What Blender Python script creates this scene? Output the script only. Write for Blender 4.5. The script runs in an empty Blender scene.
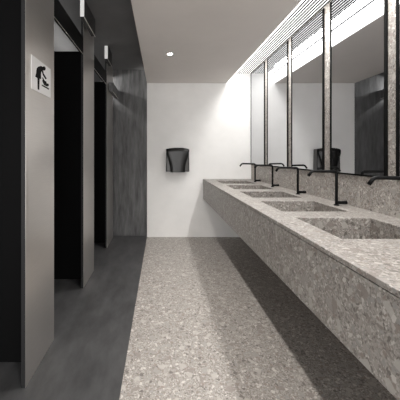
import bpy, bmesh, math
from mathutils import Vector, Matrix

S = bpy.context.scene
C = S.collection
F = 300.0                       # focal length in pixels for a 400 px wide frame
EYE = 1.30                      # camera height

# room measures (x right, y into the room, z up; camera stands at x = 0, y = 0)
YB = 4.756                      # pale end wall
YD = 4.83                       # dark end wall, set back a little
XS = -0.222                     # seam between dark zone and pale zone
XW = 1.43                       # stone-clad wall with the mirrors
XP = -0.756                     # front plane of the cubicle panels
XL = -2.10                      # rear wall of the cubicles
YN = -1.60                      # end behind the camera, left open to let in added world fill
ZL = 2.44                       # lowered ceiling
ZH = 2.673                      # dark high ceiling
XC = 1.05                       # edge of lowered ceiling beside the light slot
ZS = 2.585                      # underside of the slats

# ------------------------------------------------------------------ materials
def new_mat(name):
    m = bpy.data.materials.new(name); m.use_nodes = True
    nt = m.node_tree
    return m, nt, nt.nodes['Principled BSDF']

def plain(name, col, rough=0.5, metal=0.0, bump=0.0, vary=0.0, scale=8.0, stretch=(1, 1, 1), spec=None, bscale=60.0):
    m, nt, b = new_mat(name)
    b.inputs['Roughness'].default_value = rough
    b.inputs['Metallic'].default_value = metal
    b.inputs['Base Color'].default_value = (*col, 1)
    if spec is not None: b.inputs['Specular IOR Level'].default_value = spec
    tc = nt.nodes.new('ShaderNodeTexCoord'); mp = nt.nodes.new('ShaderNodeMapping')
    mp.inputs['Scale'].default_value = stretch
    nt.links.new(tc.outputs['Object'], mp.inputs['Vector'])
    if vary:
        n = nt.nodes.new('ShaderNodeTexNoise'); n.inputs['Scale'].default_value = scale
        n.inputs['Detail'].default_value = 6; n.inputs['Roughness'].default_value = 0.62
        nt.links.new(mp.outputs['Vector'], n.inputs['Vector'])
        r = nt.nodes.new('ShaderNodeValToRGB')
        r.color_ramp.elements[0].position = 0.3; r.color_ramp.elements[1].position = 0.72
        r.color_ramp.elements[0].color = (*[c * (1 - vary) for c in col], 1)
        r.color_ramp.elements[1].color = (*[min(1, c * (1 + vary)) for c in col], 1)
        nt.links.new(n.outputs['Fac'], r.inputs['Fac'])
        nt.links.new(r.outputs['Color'], b.inputs['Base Color'])
    if bump:
        n = nt.nodes.new('ShaderNodeTexNoise'); n.inputs['Scale'].default_value = bscale
        n.inputs['Detail'].default_value = 3
        nt.links.new(mp.outputs['Vector'], n.inputs['Vector'])
        bp = nt.nodes.new('ShaderNodeBump'); bp.inputs['Strength'].default_value = bump
        bp.inputs['Distance'].default_value = 0.004
        nt.links.new(n.outputs['Fac'], bp.inputs['Height'])
        nt.links.new(bp.outputs['Normal'], b.inputs['Normal'])
    return m

def terrazzo(name, gain=1.0, rough=0.42):
    """grey-beige stone with angular chips of several sizes and tints"""
    m, nt, b = new_mat(name)
    N, L = nt.nodes.new, nt.links.new
    tc = N('ShaderNodeTexCoord')
    ns = N('ShaderNodeTexNoise'); ns.inputs['Scale'].default_value = 14; ns.inputs['Detail'].default_value = 2
    L(tc.outputs['Object'], ns.inputs['Vector'])
    wob = N('ShaderNodeMix'); wob.data_type = 'VECTOR'; wob.inputs[0].default_value = 0.035
    L(tc.outputs['Object'], wob.inputs[4]); L(ns.outputs['Color'], wob.inputs[5])
    vec = wob.outputs[1]
    def g(c): return (c[0] * gain, c[1] * gain, c[2] * gain, 1)
    # matrix: fine speckle
    n1 = N('ShaderNodeTexNoise'); n1.inputs['Scale'].default_value = 120; n1.inputs['Detail'].default_value = 4
    n1.inputs['Roughness'].default_value = 0.7
    L(tc.outputs['Object'], n1.inputs['Vector'])
    r1 = N('ShaderNodeValToRGB'); cr = r1.color_ramp
    cr.elements[0].position = 0.33; cr.elements[0].color = g((0.17, 0.155, 0.142))
    cr.elements[1].position = 0.70; cr.elements[1].color = g((0.53, 0.495, 0.46))
    L(n1.outputs['Fac'], r1.inputs['Fac'])
    col = r1.outputs['Color']
    def chips(scale, thr, stops, frac):
        nonlocal col
        v = N('ShaderNodeTexVoronoi'); v.inputs['Scale'].default_value = scale
        L(vec, v.inputs['Vector'])
        ve = N('ShaderNodeTexVoronoi'); ve.feature = 'DISTANCE_TO_EDGE'; ve.inputs['Scale'].default_value = scale
        L(vec, ve.inputs['Vector'])
        sep = N('ShaderNodeSeparateColor'); L(v.outputs['Color'], sep.inputs[0])
        rp = N('ShaderNodeValToRGB'); rp.color_ramp.interpolation = 'CONSTANT'
        e = rp.color_ramp.elements
        e[0].position = 0; e[0].color = g(stops[0]); e[1].position = 1 / len(stops); e[1].color = g(stops[1])
        for i, s in enumerate(stops[2:], 2):
            x = e.new(i / len(stops)); x.color = g(s)
        L(sep.outputs[0], rp.inputs['Fac'])
        has = N('ShaderNodeMath'); has.operation = 'LESS_THAN'; has.inputs[1].default_value = frac
        L(sep.outputs[1], has.inputs[0])
        ed = N('ShaderNodeMath'); ed.operation = 'GREATER_THAN'; ed.inputs[1].default_value = thr
        L(ve.outputs['Distance'], ed.inputs[0])
        an = N('ShaderNodeMath'); an.operation = 'MULTIPLY'; L(has.outputs[0], an.inputs[0]); L(ed.outputs[0], an.inputs[1])
        am = N('ShaderNodeMath'); am.operation = 'MULTIPLY'; am.inputs[1].default_value = 0.85; L(an.outputs[0], am.inputs[0])
        mx = N('ShaderNodeMix'); mx.data_type = 'RGBA'
        L(am.outputs[0], mx.inputs[0]); L(col, mx.inputs[6]); L(rp.outputs['Color'], mx.inputs[7])
        col = mx.outputs[2]
    pal = [(0.24, 0.215, 0.195), (0.47, 0.44, 0.41), (0.15, 0.135, 0.123), (0.37, 0.34, 0.315), (0.60, 0.57, 0.535), (0.27, 0.225, 0.20), (0.32, 0.31, 0.295)]
    chips(125, 0.08, pal, 0.6)
    chips(58, 0.07, pal[::-1], 0.36)
    chips(29, 0.06, [(0.44, 0.415, 0.385), (0.27, 0.24, 0.22), (0.47, 0.445, 0.415), (0.34, 0.32, 0.30)], 0.12)
    L(col, b.inputs['Base Color'])
    b.inputs['Roughness'].default_value = rough
    b.inputs['Specular IOR Level'].default_value = 0.35
    return m

M = {}
M['terrazzo'] = terrazzo('terrazzo_floor_stone', 1.08)
M['shaded_stone'] = terrazzo('terrazzo_shaded_stone', 0.80)  # same stone as the floor, darkened to put the counter's shade into the colour
M['white'] = plain('pale_plaster', (0.91, 0.90, 0.885), 0.7, bump=0.15, vary=0.03, scale=5)
M['beige'] = plain('greige_ceiling_paint', (0.74, 0.70, 0.67), 0.75, bump=0.1, vary=0.025, scale=3)
M['dark_floor'] = plain('charcoal_concrete_tile', (0.066, 0.066, 0.068), 0.42, vary=0.38, scale=4.0, stretch=(2.2, 0.8, 1), bump=0.12, bscale=25)
M['dark_wall'] = plain('charcoal_grained_panel', (0.118, 0.118, 0.12), 0.55, vary=0.5, scale=5, stretch=(4, 4, 0.55), bump=0.2, bscale=12)
M['dark_ceiling'] = plain('charcoal_ceiling', (0.13, 0.13, 0.132), 0.6, vary=0.12, scale=3)
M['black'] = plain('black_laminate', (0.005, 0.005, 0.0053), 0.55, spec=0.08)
M['core'] = plain('charcoal_panel_core', (0.022, 0.022, 0.023), 0.5, spec=0.3)
M['steel'] = plain('brushed_steel', (0.62, 0.595, 0.57), 0.30, metal=0.84, bump=0.05, vary=0.05, scale=6, stretch=(1, 1, 40), bscale=4)
M['housing'] = plain('dark_box_housing', (0.035, 0.035, 0.036), 0.6)
M['edge'] = plain('bright_steel_edge', (0.75, 0.74, 0.72), 0.3, metal=0.3)
M['matt_black'] = plain('matt_black_metal', (0.004, 0.004, 0.0042), 0.45, spec=0.15)
M['frame'] = plain('black_mirror_frame', (0.006, 0.006, 0.006), 0.75, spec=0.05)
M['gloss_black'] = plain('smoked_plastic', (0.012, 0.0117, 0.0117), 0.25, spec=0.4)
M['wing'] = plain('dark_grey_plastic', (0.07, 0.067, 0.065), 0.35)
M['sign_white'] = plain('sign_plate_white', (0.9, 0.9, 0.9), 0.45)
M['sign_black'] = plain('pictogram_black', (0.006, 0.006, 0.006), 0.7, spec=0.08)
M['slat'] = plain('grey_slat', (0.025, 0.025, 0.025), 0.7, spec=0.1)
M['slot_white'] = plain('white_soffit_paint', (0.85, 0.85, 0.84), 0.7)
M['mirror'] = plain('silvered_glass', (0.60, 0.61, 0.625), 0.012, metal=1.0)

def emis(name, col, strength):
    m, nt, b = new_mat(name)
    b.inputs['Base Color'].default_value = (0.8, 0.8, 0.8, 1)
    b.inputs['Emission Color'].default_value = (*col, 1)
    b.inputs['Emission Strength'].default_value = strength
    return m
M['diffuser'] = emis('lit_diffuser', (1.0, 0.99, 0.975), 0.92)
M['added_glow_band'] = emis('added_glow_band', (1.0, 0.99, 0.975), 1.5)  # glow put into the ceiling's side face so it looks brightly lit
M['lens'] = emis('lit_lens', (1.0, 0.96, 0.9), 30)
M['lit_end'] = emis('lit_strip', (1.0, 0.98, 0.95), 0.18)

# ------------------------------------------------------------------ helpers
def box(bm, x0, x1, y0, y1, z0, z1):
    vs = [bm.verts.new((x, y, z)) for x in (x0, x1) for y in (y0, y1) for z in (z0, z1)]
    for f in ((0, 1, 3, 2), (4, 6, 7, 5), (0, 4, 5, 1), (2, 3, 7, 6), (0, 2, 6, 4), (1, 5, 7, 3)):
        bm.faces.new([vs[i] for i in f])
    return bm

def obj(name, bm, mat, parent=None, bevel=0.0, smooth=False, at=None):
    bmesh.ops.recalc_face_normals(bm, faces=bm.faces[:])
    me = bpy.data.meshes.new(name); bm.to_mesh(me); bm.free()
    o = bpy.data.objects.new(name, me); C.objects.link(o)
    me.materials.append(mat)
    if smooth:
        for p in me.polygons: p.use_smooth = True
    if parent: o.parent = parent
    if at: o.location = at
    if bevel:
        md = o.modifiers.new('bevel', 'BEVEL'); md.width = bevel; md.segments = 2; md.limit_method = 'ANGLE'
    return o

def bx(name, mat, dims, parent=None, bevel=0.0):
    bm = bmesh.new(); box(bm, *dims)
    return obj(name, bm, mat, parent, bevel)

def struct(name, mat, *dims):
    bm = bmesh.new()
    for d in dims: box(bm, *d)
    o = obj(name, bm, mat); o['kind'] = 'structure'
    return o

def tag(o, label, cat, group=None):
    o['label'] = label; o['category'] = cat; o['kind'] = 'thing'
    if group: o['group'] = group
    return o

def thing(name, loc, label, cat, group=None):
    o = bpy.data.objects.new(name, None); C.objects.link(o); o.location = loc
    o.empty_display_size = 0.1
    return tag(o, label, cat, group)

def copy_thing(r, loc, label, group=None):
    n = r.copy(); C.objects.link(n); n.location = loc; n['label'] = label
    if group: n['group'] = group
    for ch in list(r.children):
        c = ch.copy(); C.objects.link(c); c.parent = n
        for g in list(ch.children):
            d = g.copy(); C.objects.link(d); d.parent = c
    return n

def tube(bm, pts, rad, n=16):
    rings = []
    P = [Vector(p) for p in pts]
    for i, p in enumerate(P):
        t = (P[min(i + 1, len(P) - 1)] - P[max(i - 1, 0)]).normalized()
        u = Vector((0, 1, 0)); v = t.cross(u).normalized()
        rings.append([bm.verts.new(p + (math.cos(a) * u + math.sin(a) * v) * rad)
                      for a in (2 * math.pi * k / n for k in range(n))])
    for a, b in zip(rings, rings[1:]):
        for k in range(n):
            bm.faces.new((a[k], a[(k + 1) % n], b[(k + 1) % n], b[k]))
    bm.faces.new(rings[0][::-1]); bm.faces.new(rings[-1])
    return bm

def fillet(pts, r, n=7):
    """round the corners of a polyline"""
    P = [Vector(p) for p in pts]; out = [P[0]]
    for a, b, c in zip(P, P[1:], P[2:]):
        d1, d2 = (a - b).normalized(), (c - b).normalized()
        p1, p2 = b + d1 * r, b + d2 * r
        for k in range(n + 1):
            t = k / n
            out.append((1 - t) ** 2 * p1 + 2 * t * (1 - t) * b + t * t * p2)
    out.append(P[-1])
    return out

def lathe(bm, prof, n=28):
    rings = [[bm.verts.new((r * math.cos(2 * math.pi * k / n), r * math.sin(2 * math.pi * k / n), z)) for k in range(n)] for r, z in prof]
    for a, b in zip(rings, rings[1:]):
        for k in range(n):
            bm.faces.new((a[k], a[(k + 1) % n], b[(k + 1) % n], b[k]))
    return bm, rings

# ------------------------------------------------------------------ the setting
struct('floor', M['terrazzo'], (XS, XW, YN, YB, -0.06, 0))
struct('floor_left', M['dark_floor'], (XL, XS, YN, YD, -0.06, 0))
struct('wall_back', M['white'], (XS, XW + 0.12, YB, YB + 0.16, -0.06, 2.80))
struct('wall_left_end', M['dark_wall'], (XL - 0.1, XS, YD, YD + 0.1, -0.06, 2.80))
struct('wall_right', M['terrazzo'], (XW, XW + 0.12, YN, YB, -0.06, 2.80))
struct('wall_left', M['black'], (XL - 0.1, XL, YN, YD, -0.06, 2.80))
struct('ceiling', M['beige'], (XS, XC - 0.012, YN, YB, ZL, 2.70))
struct('trim_1', M['added_glow_band'], (XC - 0.012, XC, YN, YB, ZL, 2.70))  # side face of the lowered ceiling, with the added glow
struct('ceiling_left', M['dark_ceiling'], (XL, XS, YN, YD, ZH, 2.80))
struct('ceiling_right', M['slot_white'], (XC, XW, YN, YB, 2.70, 2.80))

# ------------------------------------------------------------------ slatted light slot above the mirrors
t = thing('slatted_ceiling_light', ((XC + XW) / 2, 2.0, 2.70), 'long white lit ceiling slot with dark slats running above the mirrors', 'ceiling light')
def local(root, dims):
    l = root.location
    return (dims[0] - l.x, dims[1] - l.x, dims[2] - l.y, dims[3] - l.y, dims[4] - l.z, dims[5] - l.z)
bx('diffuser', M['diffuser'], local(t, (XC + 0.004, XW - 0.004, -1.5, YB - 0.004, ZS + 0.0125, ZS + 0.04)), t)
bm = bmesh.new()
ns = 13; pitch = (XW - XC) / ns; XLED = XC + 2.5 * pitch
for i in range(ns):
    x = XC + pitch * (i + 0.5)
    if abs(x - XLED) < 0.035: continue
    box(bm, *local(t, (x - 0.006, x + 0.006, -1.5, YB - 0.003, ZS + 0.007, ZS + 0.012)))
obj('slats', bm, M['slat'], t)
# ------------------------------------------------------------------ recessed spotlight
t = thing('recessed_downlight', (0.10, 3.385, ZL), 'small round lit spotlight recessed in the greige ceiling', 'downlight')
bm, rg = lathe(bmesh.new(), [(0.044, 0.0), (0.044, -0.004), (0.034, -0.005), (0.027, -0.001), (0.027, 0.0)])
obj('trim_ring', bm, M['slot_white'], t, smooth=True)
bm, rg = lathe(bmesh.new(), [(0.027, 0.0), (0.027, -0.002)]); bm.faces.new(rg[1]); bm.faces.new(rg[0])
obj('lens', bm, M['lens'], t)

# ------------------------------------------------------------------ cubicle fronts
def partition(y0, y1, label):
    yc = (y0 + y1) / 2
    r = thing('cubicle_partition', (XP, yc, 0), label, 'partition', 'steel-fronted cubicle partitions')
    h = (y1 - y0) / 2
    core = bx('front_panel', M['core'], (-0.024, -0.002, -h, h, 0.0, ZH), r)
    f = bx('steel_facing', M['steel'], (-0.002, 0.0, -h + 0.0015, h - 0.0015, 0.0, ZH), core)
    f['label'] = 'brushed steel facing'
    e = bx('edge_trim', M['edge'], (-0.006, 0.0, h - 0.0015, h, 0.0, ZH), core)
    e['label'] = 'bright metal edge'
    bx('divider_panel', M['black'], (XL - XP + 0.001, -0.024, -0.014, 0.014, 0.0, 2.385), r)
    return r
P1 = (300 * 0.756 / 135.5, 300 * 0.756 / 107.0)
P2 = (300 * 0.756 / 77.5, 300 * 0.756 / 67.0)
P3 = (300 * 0.756 / 54.2, 4.735)
partition(*P1, 'brushed steel cubicle front panel that carries the white pictogram sign')
partition(*P2, 'brushed steel cubicle front panel without a sign, second from the sign')
partition(*P3, 'narrow-looking steel cubicle front panel against the dark end wall')

def header(y0, y1, label):
    o = bx('cubicle_header', M['black'], (XP - 0.024, XP - 0.002, y0 + 0.001, y1 - 0.001, 2.285, 2.445))
    tr = bx('edge_trim', M['edge'], (XP - 0.0055, XP - 0.002, y0 + 0.002, y1 - 0.002, 2.281, 2.2849), o)
    tr['label'] = 'thin bright lower edge'
    return tag(o, label, 'header', 'black headers over cubicle openings')
header(P1[1], P2[0], 'black header over the cubicle opening just past the pictogram sign')
header(P2[1], P3[0], 'black header over the cubicle opening nearest the dark end wall')

def hung_box(x0, x1, y0, y1, z0, z1, label, name='ceiling_sign_box', lit=True):
    yc = (y0 + y1) / 2
    r = thing(name, ((x0 + x1) / 2, yc, z1), label, 'sign box', 'slim grey boxes above the cubicles')
    w, l, h = (x1 - x0) / 2, (y1 - y0) / 2, z1 - z0
    bx('housing', M['housing'] if lit else M['dark_ceiling'], (-w, w, -l, l, -h, 0), r, 0.001)
    if lit:
        e = bx('end_plate', M['lit_end'], (-w + 0.003, w - 0.002, -l - 0.003, -l, -h + 0.002, -0.008), r)
        e['label'] = 'bright white end plate'
    e = bx('lower_edge', M['edge'], (w - 0.004, w + 0.002, -l, l, -h - 0.006, -h), r)
    e['label'] = 'thin bright lower edge'
    return r
hung_box(-0.708, -0.668, 300 / 114.6, 300 / 98.3, 2.505, ZH, 'slim grey box hung from the dark ceiling by the second steel panel')
hung_box(-0.708, -0.663, 300 / 80.0, 300 / 73.9, 2.50, ZH, 'slim grey box hung from the dark ceiling nearest the end wall')
r = hung_box(-0.748, -0.69, 4.32, YD - 0.001, 2.212, 2.345, 'small grey box low on the end wall beside the last steel panel', 'wall_sign_box', False)

# ------------------------------------------------------------------ baby-changing pictogram sign on the first panel
def on_panel(cx, cy):          # photograph detail (8x enlargement) -> (y, z) on the panel plane
    px, py = 30 + cx / 8.0, 55 + cy / 8.0
    y = F * 0.756 / (161 - px)
    return y, EYE + (155 - py) * y / F
def flat(bm, pts, x0, x1):
    a = [bm.verts.new((x0, *on_panel(*p))) for p in pts]; b = [bm.verts.new((x1, *on_panel(*p))) for p in pts]
    n = len(pts)
    bm.faces.new(a); bm.faces.new(b[::-1])
    for i in range(n): bm.faces.new((a[i], a[(i + 1) % n], b[(i + 1) % n], b[i]))
def disc(cx, cy, rx, ry, n=18):
    return [(cx + rx * math.cos(2 * math.pi * k / n), cy + ry * math.sin(2 * math.pi * k / n)) for k in range(n)]
sy0, sz1 = on_panel(8, -4); sy1, sz0 = on_panel(160, 345)
plate = bx('pictogram_sign', M['sign_white'], (XP, XP + 0.005, sy0, sy1, sz0, sz1), None, 0.0008)
tag(plate, 'square white sign with black baby-changing pictogram on the nearest steel panel', 'sign')
x0, x1 = XP + 0.005, XP + 0.0062
bm = bmesh.new()
flat(bm, disc(105, 108, 13, 17), x0, x1)                                                     # head
flat(bm, [(48, 104), (62, 92), (80, 88), (94, 94), (95, 114), (88, 126), (82, 140), (80, 158), (82, 192), (66, 190), (50, 184), (35, 172), (42, 146), (44, 124)], x0, x1)
flat(bm, [(53, 184), (69, 190), (66, 280), (55, 275)], x0, x1)                               # legs
flat(bm, [(84, 118), (94, 112), (103, 150), (118, 174), (126, 188), (118, 196), (96, 160)], x0, x1)
obj('woman_figure', bm, M['sign_black'], plate)
bm = bmesh.new()
flat(bm, disc(134, 240, 9, 12), x0, x1)
flat(bm, [(94, 196), (104, 194), (110, 204), (122, 212), (128, 230), (124, 250), (104, 238), (98, 222), (92, 210)], x0, x1)
flat(bm, [(90, 178), (100, 186), (106, 200), (98, 204)], x0, x1)
obj('baby_figure', bm, M['sign_black'], plate)
bm = bmesh.new()
flat(bm, [(88, 236), (144, 266), (144, 278), (88, 246)], x0, x1)
obj('changing_table_mark', bm, M['sign_black'], plate)

# ------------------------------------------------------------------ stone vanity counter with sunk basins
CX0, CZ, CB = 0.666, 0.92, 0.605
Y0 = -0.6
BX0, BX1, BH, BD = 0.82, 1.262, 0.224, 0.165
BC = [4.225, 3.565, 2.905, 2.245, 1.585]
counter = thing('vanity_counter', (CX0, 2.0, CB), 'long wall-hung speckled stone washbasin counter under the mirrors', 'counter')
L = counter.location
ys = [Y0]
for c in BC[::-1]: ys += [c - BH, c + BH]
ys.append(YB - 0.001)
xs = [CX0, BX0, BX1, XW - 0.001]
bm = bmesh.new()
TT = 0.02
cells = {}
def inside(i, j): return j % 2 == 1 and i == 1
for i in range(3):
    for j in range(len(ys) - 1):
        if not inside(i, j):
            box(bm, xs[i] - L.x, xs[i + 1] - L.x, ys[j] - L.y, ys[j + 1] - L.y, CZ - TT - L.z, CZ - L.z)
bmesh.ops.remove_doubles(bm, verts=bm.verts[:], dist=1e-5)
seen = {}
for f in bm.faces:
    k = tuple(round(v, 4) for v in f.calc_center_median()); seen.setdefault(k, []).append(f)
bmesh.ops.delete(bm, geom=[f for fs in seen.values() if len(fs) > 1 for f in fs], context='FACES')
obj('worktop', bm, M['shaded_stone'], counter, 0.0025)
bx('front_apron', M['shaded_stone'], local(counter, (CX0 + 0.003, CX0 + 0.03, Y0, YB - 0.001, CB, CZ - TT - 0.0025)), counter, 0.002)
bx('underside_panel', M['shaded_stone'], local(counter, (CX0 + 0.0305, XW - 0.001, Y0, YB - 0.001, CB + 0.002, CB + 0.03)), counter)
for c in BC:
    bm = bmesh.new()
    z1, z0, w = CZ - TT - L.z, CZ - BD - L.z, 0.018
    a0, a1, b0, b1 = BX0 - L.x, BX1 - L.x, c - BH - L.y, c + BH - L.y
    inn = [bm.verts.new(p) for p in ((a0, b0, z1), (a1, b0, z1), (a1, b1, z1), (a0, b1, z1))]
    flo = [bm.verts.new(p) for p in ((a0, b0, z0), (a1, b0, z0), (a1, b1, z0), (a0, b1, z0))]
    out = [bm.verts.new(p) for p in ((a0 - w, b0 - w, z1), (a1 + w, b0 - w, z1), (a1 + w, b1 + w, z1), (a0 - w, b1 + w, z1))]
    obt = [bm.verts.new(p) for p in ((a0 - w, b0 - w, z0 - w), (a1 + w, b0 - w, z0 - w), (a1 + w, b1 + w, z0 - w), (a0 - w, b1 + w, z0 - w))]
    for k in range(4):
        n = (k + 1) % 4
        bm.faces.new((inn[k], inn[n], flo[n], flo[k])); bm.faces.new((out[k], out[n], obt[n], obt[k])); bm.faces.new((inn[k], inn[n], out[n], out[k]))
    bm.faces.new(flo); bm.faces.new(obt)
    obj('basin', bm, M['shaded_stone'], counter)

# ------------------------------------------------------------------ taps
def make_tap(loc, label):
    r = thing('basin_tap', loc, label, 'tap', 'black swan-neck taps on the counter')
    bm = bmesh.new()
    tube(bm, fillet([(0, 0, 0.004), (0, 0, 0.255), (-0.186, 0, 0.259), (-0.213, 0, 0.222)], 0.02), 0.0105)
    obj('spout', bm, M['matt_black'], r, smooth=True).modifiers.new('w', 'WEIGHTED_NORMAL')
    bm, rg = lathe(bmesh.new(), [(0.019, 0.0), (0.019, 0.006), (0.016, 0.008)]); bm.faces.new(rg[0]); bm.faces.new(rg[-1])
    obj('base_flange', bm, M['matt_black'], r)
    bm = bmesh.new(); tube(bm, [(0.006, 0, 0.021), (0.052, 0, 0.021)], 0.0125); tube(bm, [(0.0525, 0, 0.021), (0.076, 0, 0.021)], 0.0135)
    obj('handle', bm, M['matt_black'], r)
    return r
TL = ['black tap at the basin nearest the pale end wall', 'black tap at the second basin from the pale end wall',
      'black tap at the middle one of the five basins', 'black tap standing in full view at the second-nearest basin',
      'black tap at the nearest basin, cut by the edge of the picture']
tap = make_tap((1.325, BC[0], CZ), TL[0])
for y, lb in zip(BC[1:], TL[1:]): copy_thing(tap, (1.325, y + (0.02 if y < 2.5 else 0), CZ), lb)

# ------------------------------------------------------------------ mirrors
MZ0, MZ1 = 1.150, ZS - 0.001
spans = [(4.122, YB - 0.001), (3.365, 4.020), (2.622, 3.277), (1.890, 2.526), (1.155, 1.816)]
ML = ['narrow-looking black-framed wall mirror touching the pale end wall', 'black-framed wall mirror second from the pale end wall',
      'black-framed wall mirror reflecting the hand dryer, middle of the five', 'widest-looking black-framed wall mirror reflecting the dark end wall',
      'black-framed wall mirror at the picture edge, only a sliver showing']
for (a, b), lb in zip(spans, ML):
    r = thing('wall_mirror', (XW, (a + b) / 2, MZ0), lb, 'mirror', 'black-framed mirrors above the counter')
    h, H, w = (b - a) / 2, MZ1 - MZ0, 0.023
    bm = bmesh.new()
    for d in ((-0.009, 0, -h, -h + w, 0, H), (-0.009, 0, h - w, h, 0, H), (-0.009, 0, -h + w, h - w, 0, 0.012), (-0.009, 0, -h + w, h - w, H - 0.008, H)):
        box(bm, *d)
    obj('frame', bm, M['frame'], r)
    g = bx('mirror_glass', M['mirror'], (-0.007, -0.002, -h + w + 0.0005, h - w - 0.0005, 0.0125, H - 0.0085), r)
    g['label'] = 'reflecting glass'

# ------------------------------------------------------------------ hand dryer on the pale wall
r = thing('hand_dryer', (0.256, YB, 1.034), 'black hand dryer mounted on the pale end wall', 'hand dryer')
def arch(u): return 0.378 - 0.020 * (abs(u) / 0.177) ** 2.2
def block(bm, wfun, d_edge, d_mid, z0, ztop, nu=14, nz=14, y_back=0.0):
    g = []
    for j in range(nz + 1):
        row = []
        t = j / nz
        for i in range(nu + 1):
            s = -1 + 2 * i / nu
            u = s * wfun(t)
            zt = ztop(u); z = z0 + (zt - z0) * t
            d = d_edge + (d_mid - d_edge) * (1 - abs(s) ** 4)
            d -= 0.02 * max(0, (t - 0.85) / 0.15) ** 2
            row.append((bm.verts.new((u, -d, z)), bm.verts.new((u, y_back, z))))
        g.append(row)
    for k in (0, 1):
        for j in range(nz):
            for i in range(nu):
                bm.faces.new([g[j][i][k], g[j][i + 1][k], g[j + 1][i + 1][k], g[j + 1][i][k]])
    for j in range(nz):
        for i in (0, nu): bm.faces.new([g[j][i][0], g[j + 1][i][0], g[j + 1][i][1], g[j][i][1]])
    for i in range(nu):
        for j in (0, nz): bm.faces.new([g[j][i][0], g[j][i + 1][0], g[j][i + 1][1], g[j][i][1]])
    return bm
def sm(t): t = max(0, min(1, t)); return t * t * (3 - 2 * t)
o = obj('body', block(bmesh.new(), lambda t: 0.178 - 0.006 * t, 0.115, 0.12, 0.014, lambda u: arch(u) - 0.004), M['wing'], r)
o['label'] = 'dark grey side wings'
obj('front_cover', block(bmesh.new(), lambda t: 0.104 + 0.066 * sm((t - 0.15) / 0.85), 0.145, 0.158, 0.0, arch, y_back=-0.1), M['gloss_black'], r)
for sgn in (-1, 1):
    bm = bmesh.new()
    pts = [(sgn * (0.108 + 0.066 * sm((k / 12 - 0.15) / 0.85)), -0.148 + 0.02 * max(0, (k / 12 - 0.85) / 0.15) ** 2, 0.002 + 0.352 * k / 12) for k in range(13)]
    tube(bm, pts, 0.006, 8); obj('cover_edge', bm, M['matt_black'], r)
    bm = bmesh.new(); tube(bm, [(sgn * 0.176, -0.115, 0.014), (sgn * 0.174, -0.115, 0.2), (sgn * 0.171, -0.112, 0.345)], 0.005, 8)
    tube(bm, [(sgn * 0.106, -0.115, 0.0142), (sgn * 0.15, -0.115, 0.0141), (sgn * 0.178, -0.115, 0.014)], 0.006, 8)
    obj('wing_edge', bm, M['matt_black'], r)

# ------------------------------------------------------------------ lights
def spot(x, y, z, watts, angle=110, blend=0.7, rad=0.03, col=(1, 0.96, 0.91)):
    l = bpy.data.lights.new('downlight_beam', 'SPOT'); l.energy = watts; l.spot_size = math.radians(angle); l.spot_blend = blend
    l.shadow_soft_size = rad; l.color = col
    o = bpy.data.objects.new('downlight_beam', l); C.objects.link(o); o.location = (x, y, z)
    return o
for y in (3.385, 1.885, 0.385, -0.9): spot(0.10, y, ZL - 0.012, 44, 104, 0.8)
def area(name, loc, sx, sy, watts, rot=(0, 0, 0), col=(1, 0.98, 0.95)):
    l = bpy.data.lights.new(name, 'AREA'); l.shape = 'RECTANGLE'; l.size = sx; l.size_y = sy; l.energy = watts; l.color = col
    o = bpy.data.objects.new(name, l); C.objects.link(o); o.location = loc; o.rotation_euler = rot
    return o
# LED line inside the slot, just beside the lowered ceiling
area('slot_led', (XLED, 1.45, ZS + 0.004), 0.05, 5.8, 24)
area('slot_led', (XC + 5 * pitch, 1.45, ZS + 0.004), 0.014, 5.8, 11)
# upward LED line above the cubicles
area('cubicle_led', (-1.30, 2.0, 2.40), 0.05, 5.0, 7.0, (math.pi, 0, 0))
# lamp in the niche behind the last panel, grazing the dark end wall
o = spot(-1.08, YD - 0.06, 2.46, 30, 70, 0.5, 0.015, (1, 0.98, 0.95)); o.name = 'niche_lamp'
o.rotation_euler = Vector((0.78, 0.02, -0.2)).to_track_quat('-Z', 'Y').to_euler()

w = bpy.data.worlds.new('world'); S.world = w; w.use_nodes = True
w.node_tree.nodes['Background'].inputs['Color'].default_value = (1.0, 0.985, 0.97, 1)
w.node_tree.nodes['Background'].inputs['Strength'].default_value = 2.4  # added fill light, entering through the open end of the room

# ------------------------------------------------------------------ camera and view
cd = bpy.data.cameras.new('camera'); cam = bpy.data.objects.new('camera', cd); C.objects.link(cam)
cam.location = (0, 0, EYE); cam.rotation_euler = (math.pi / 2, 0, 0)
cd.sensor_width = 36; cd.lens = 36 * F / 400
cd.shift_x = 39 / 400; cd.shift_y = -45 / 400; cd.clip_start = 0.02
S.camera = cam
vs = S.view_settings
vs.view_transform = 'Standard'; vs.look = 'None'; vs.gamma = 1; vs.use_curve_mapping = False; vs.exposure = 0.65
S.cycles.use_denoising = True
S.cycles.max_bounces = 10; S.cycles.diffuse_bounces = 6
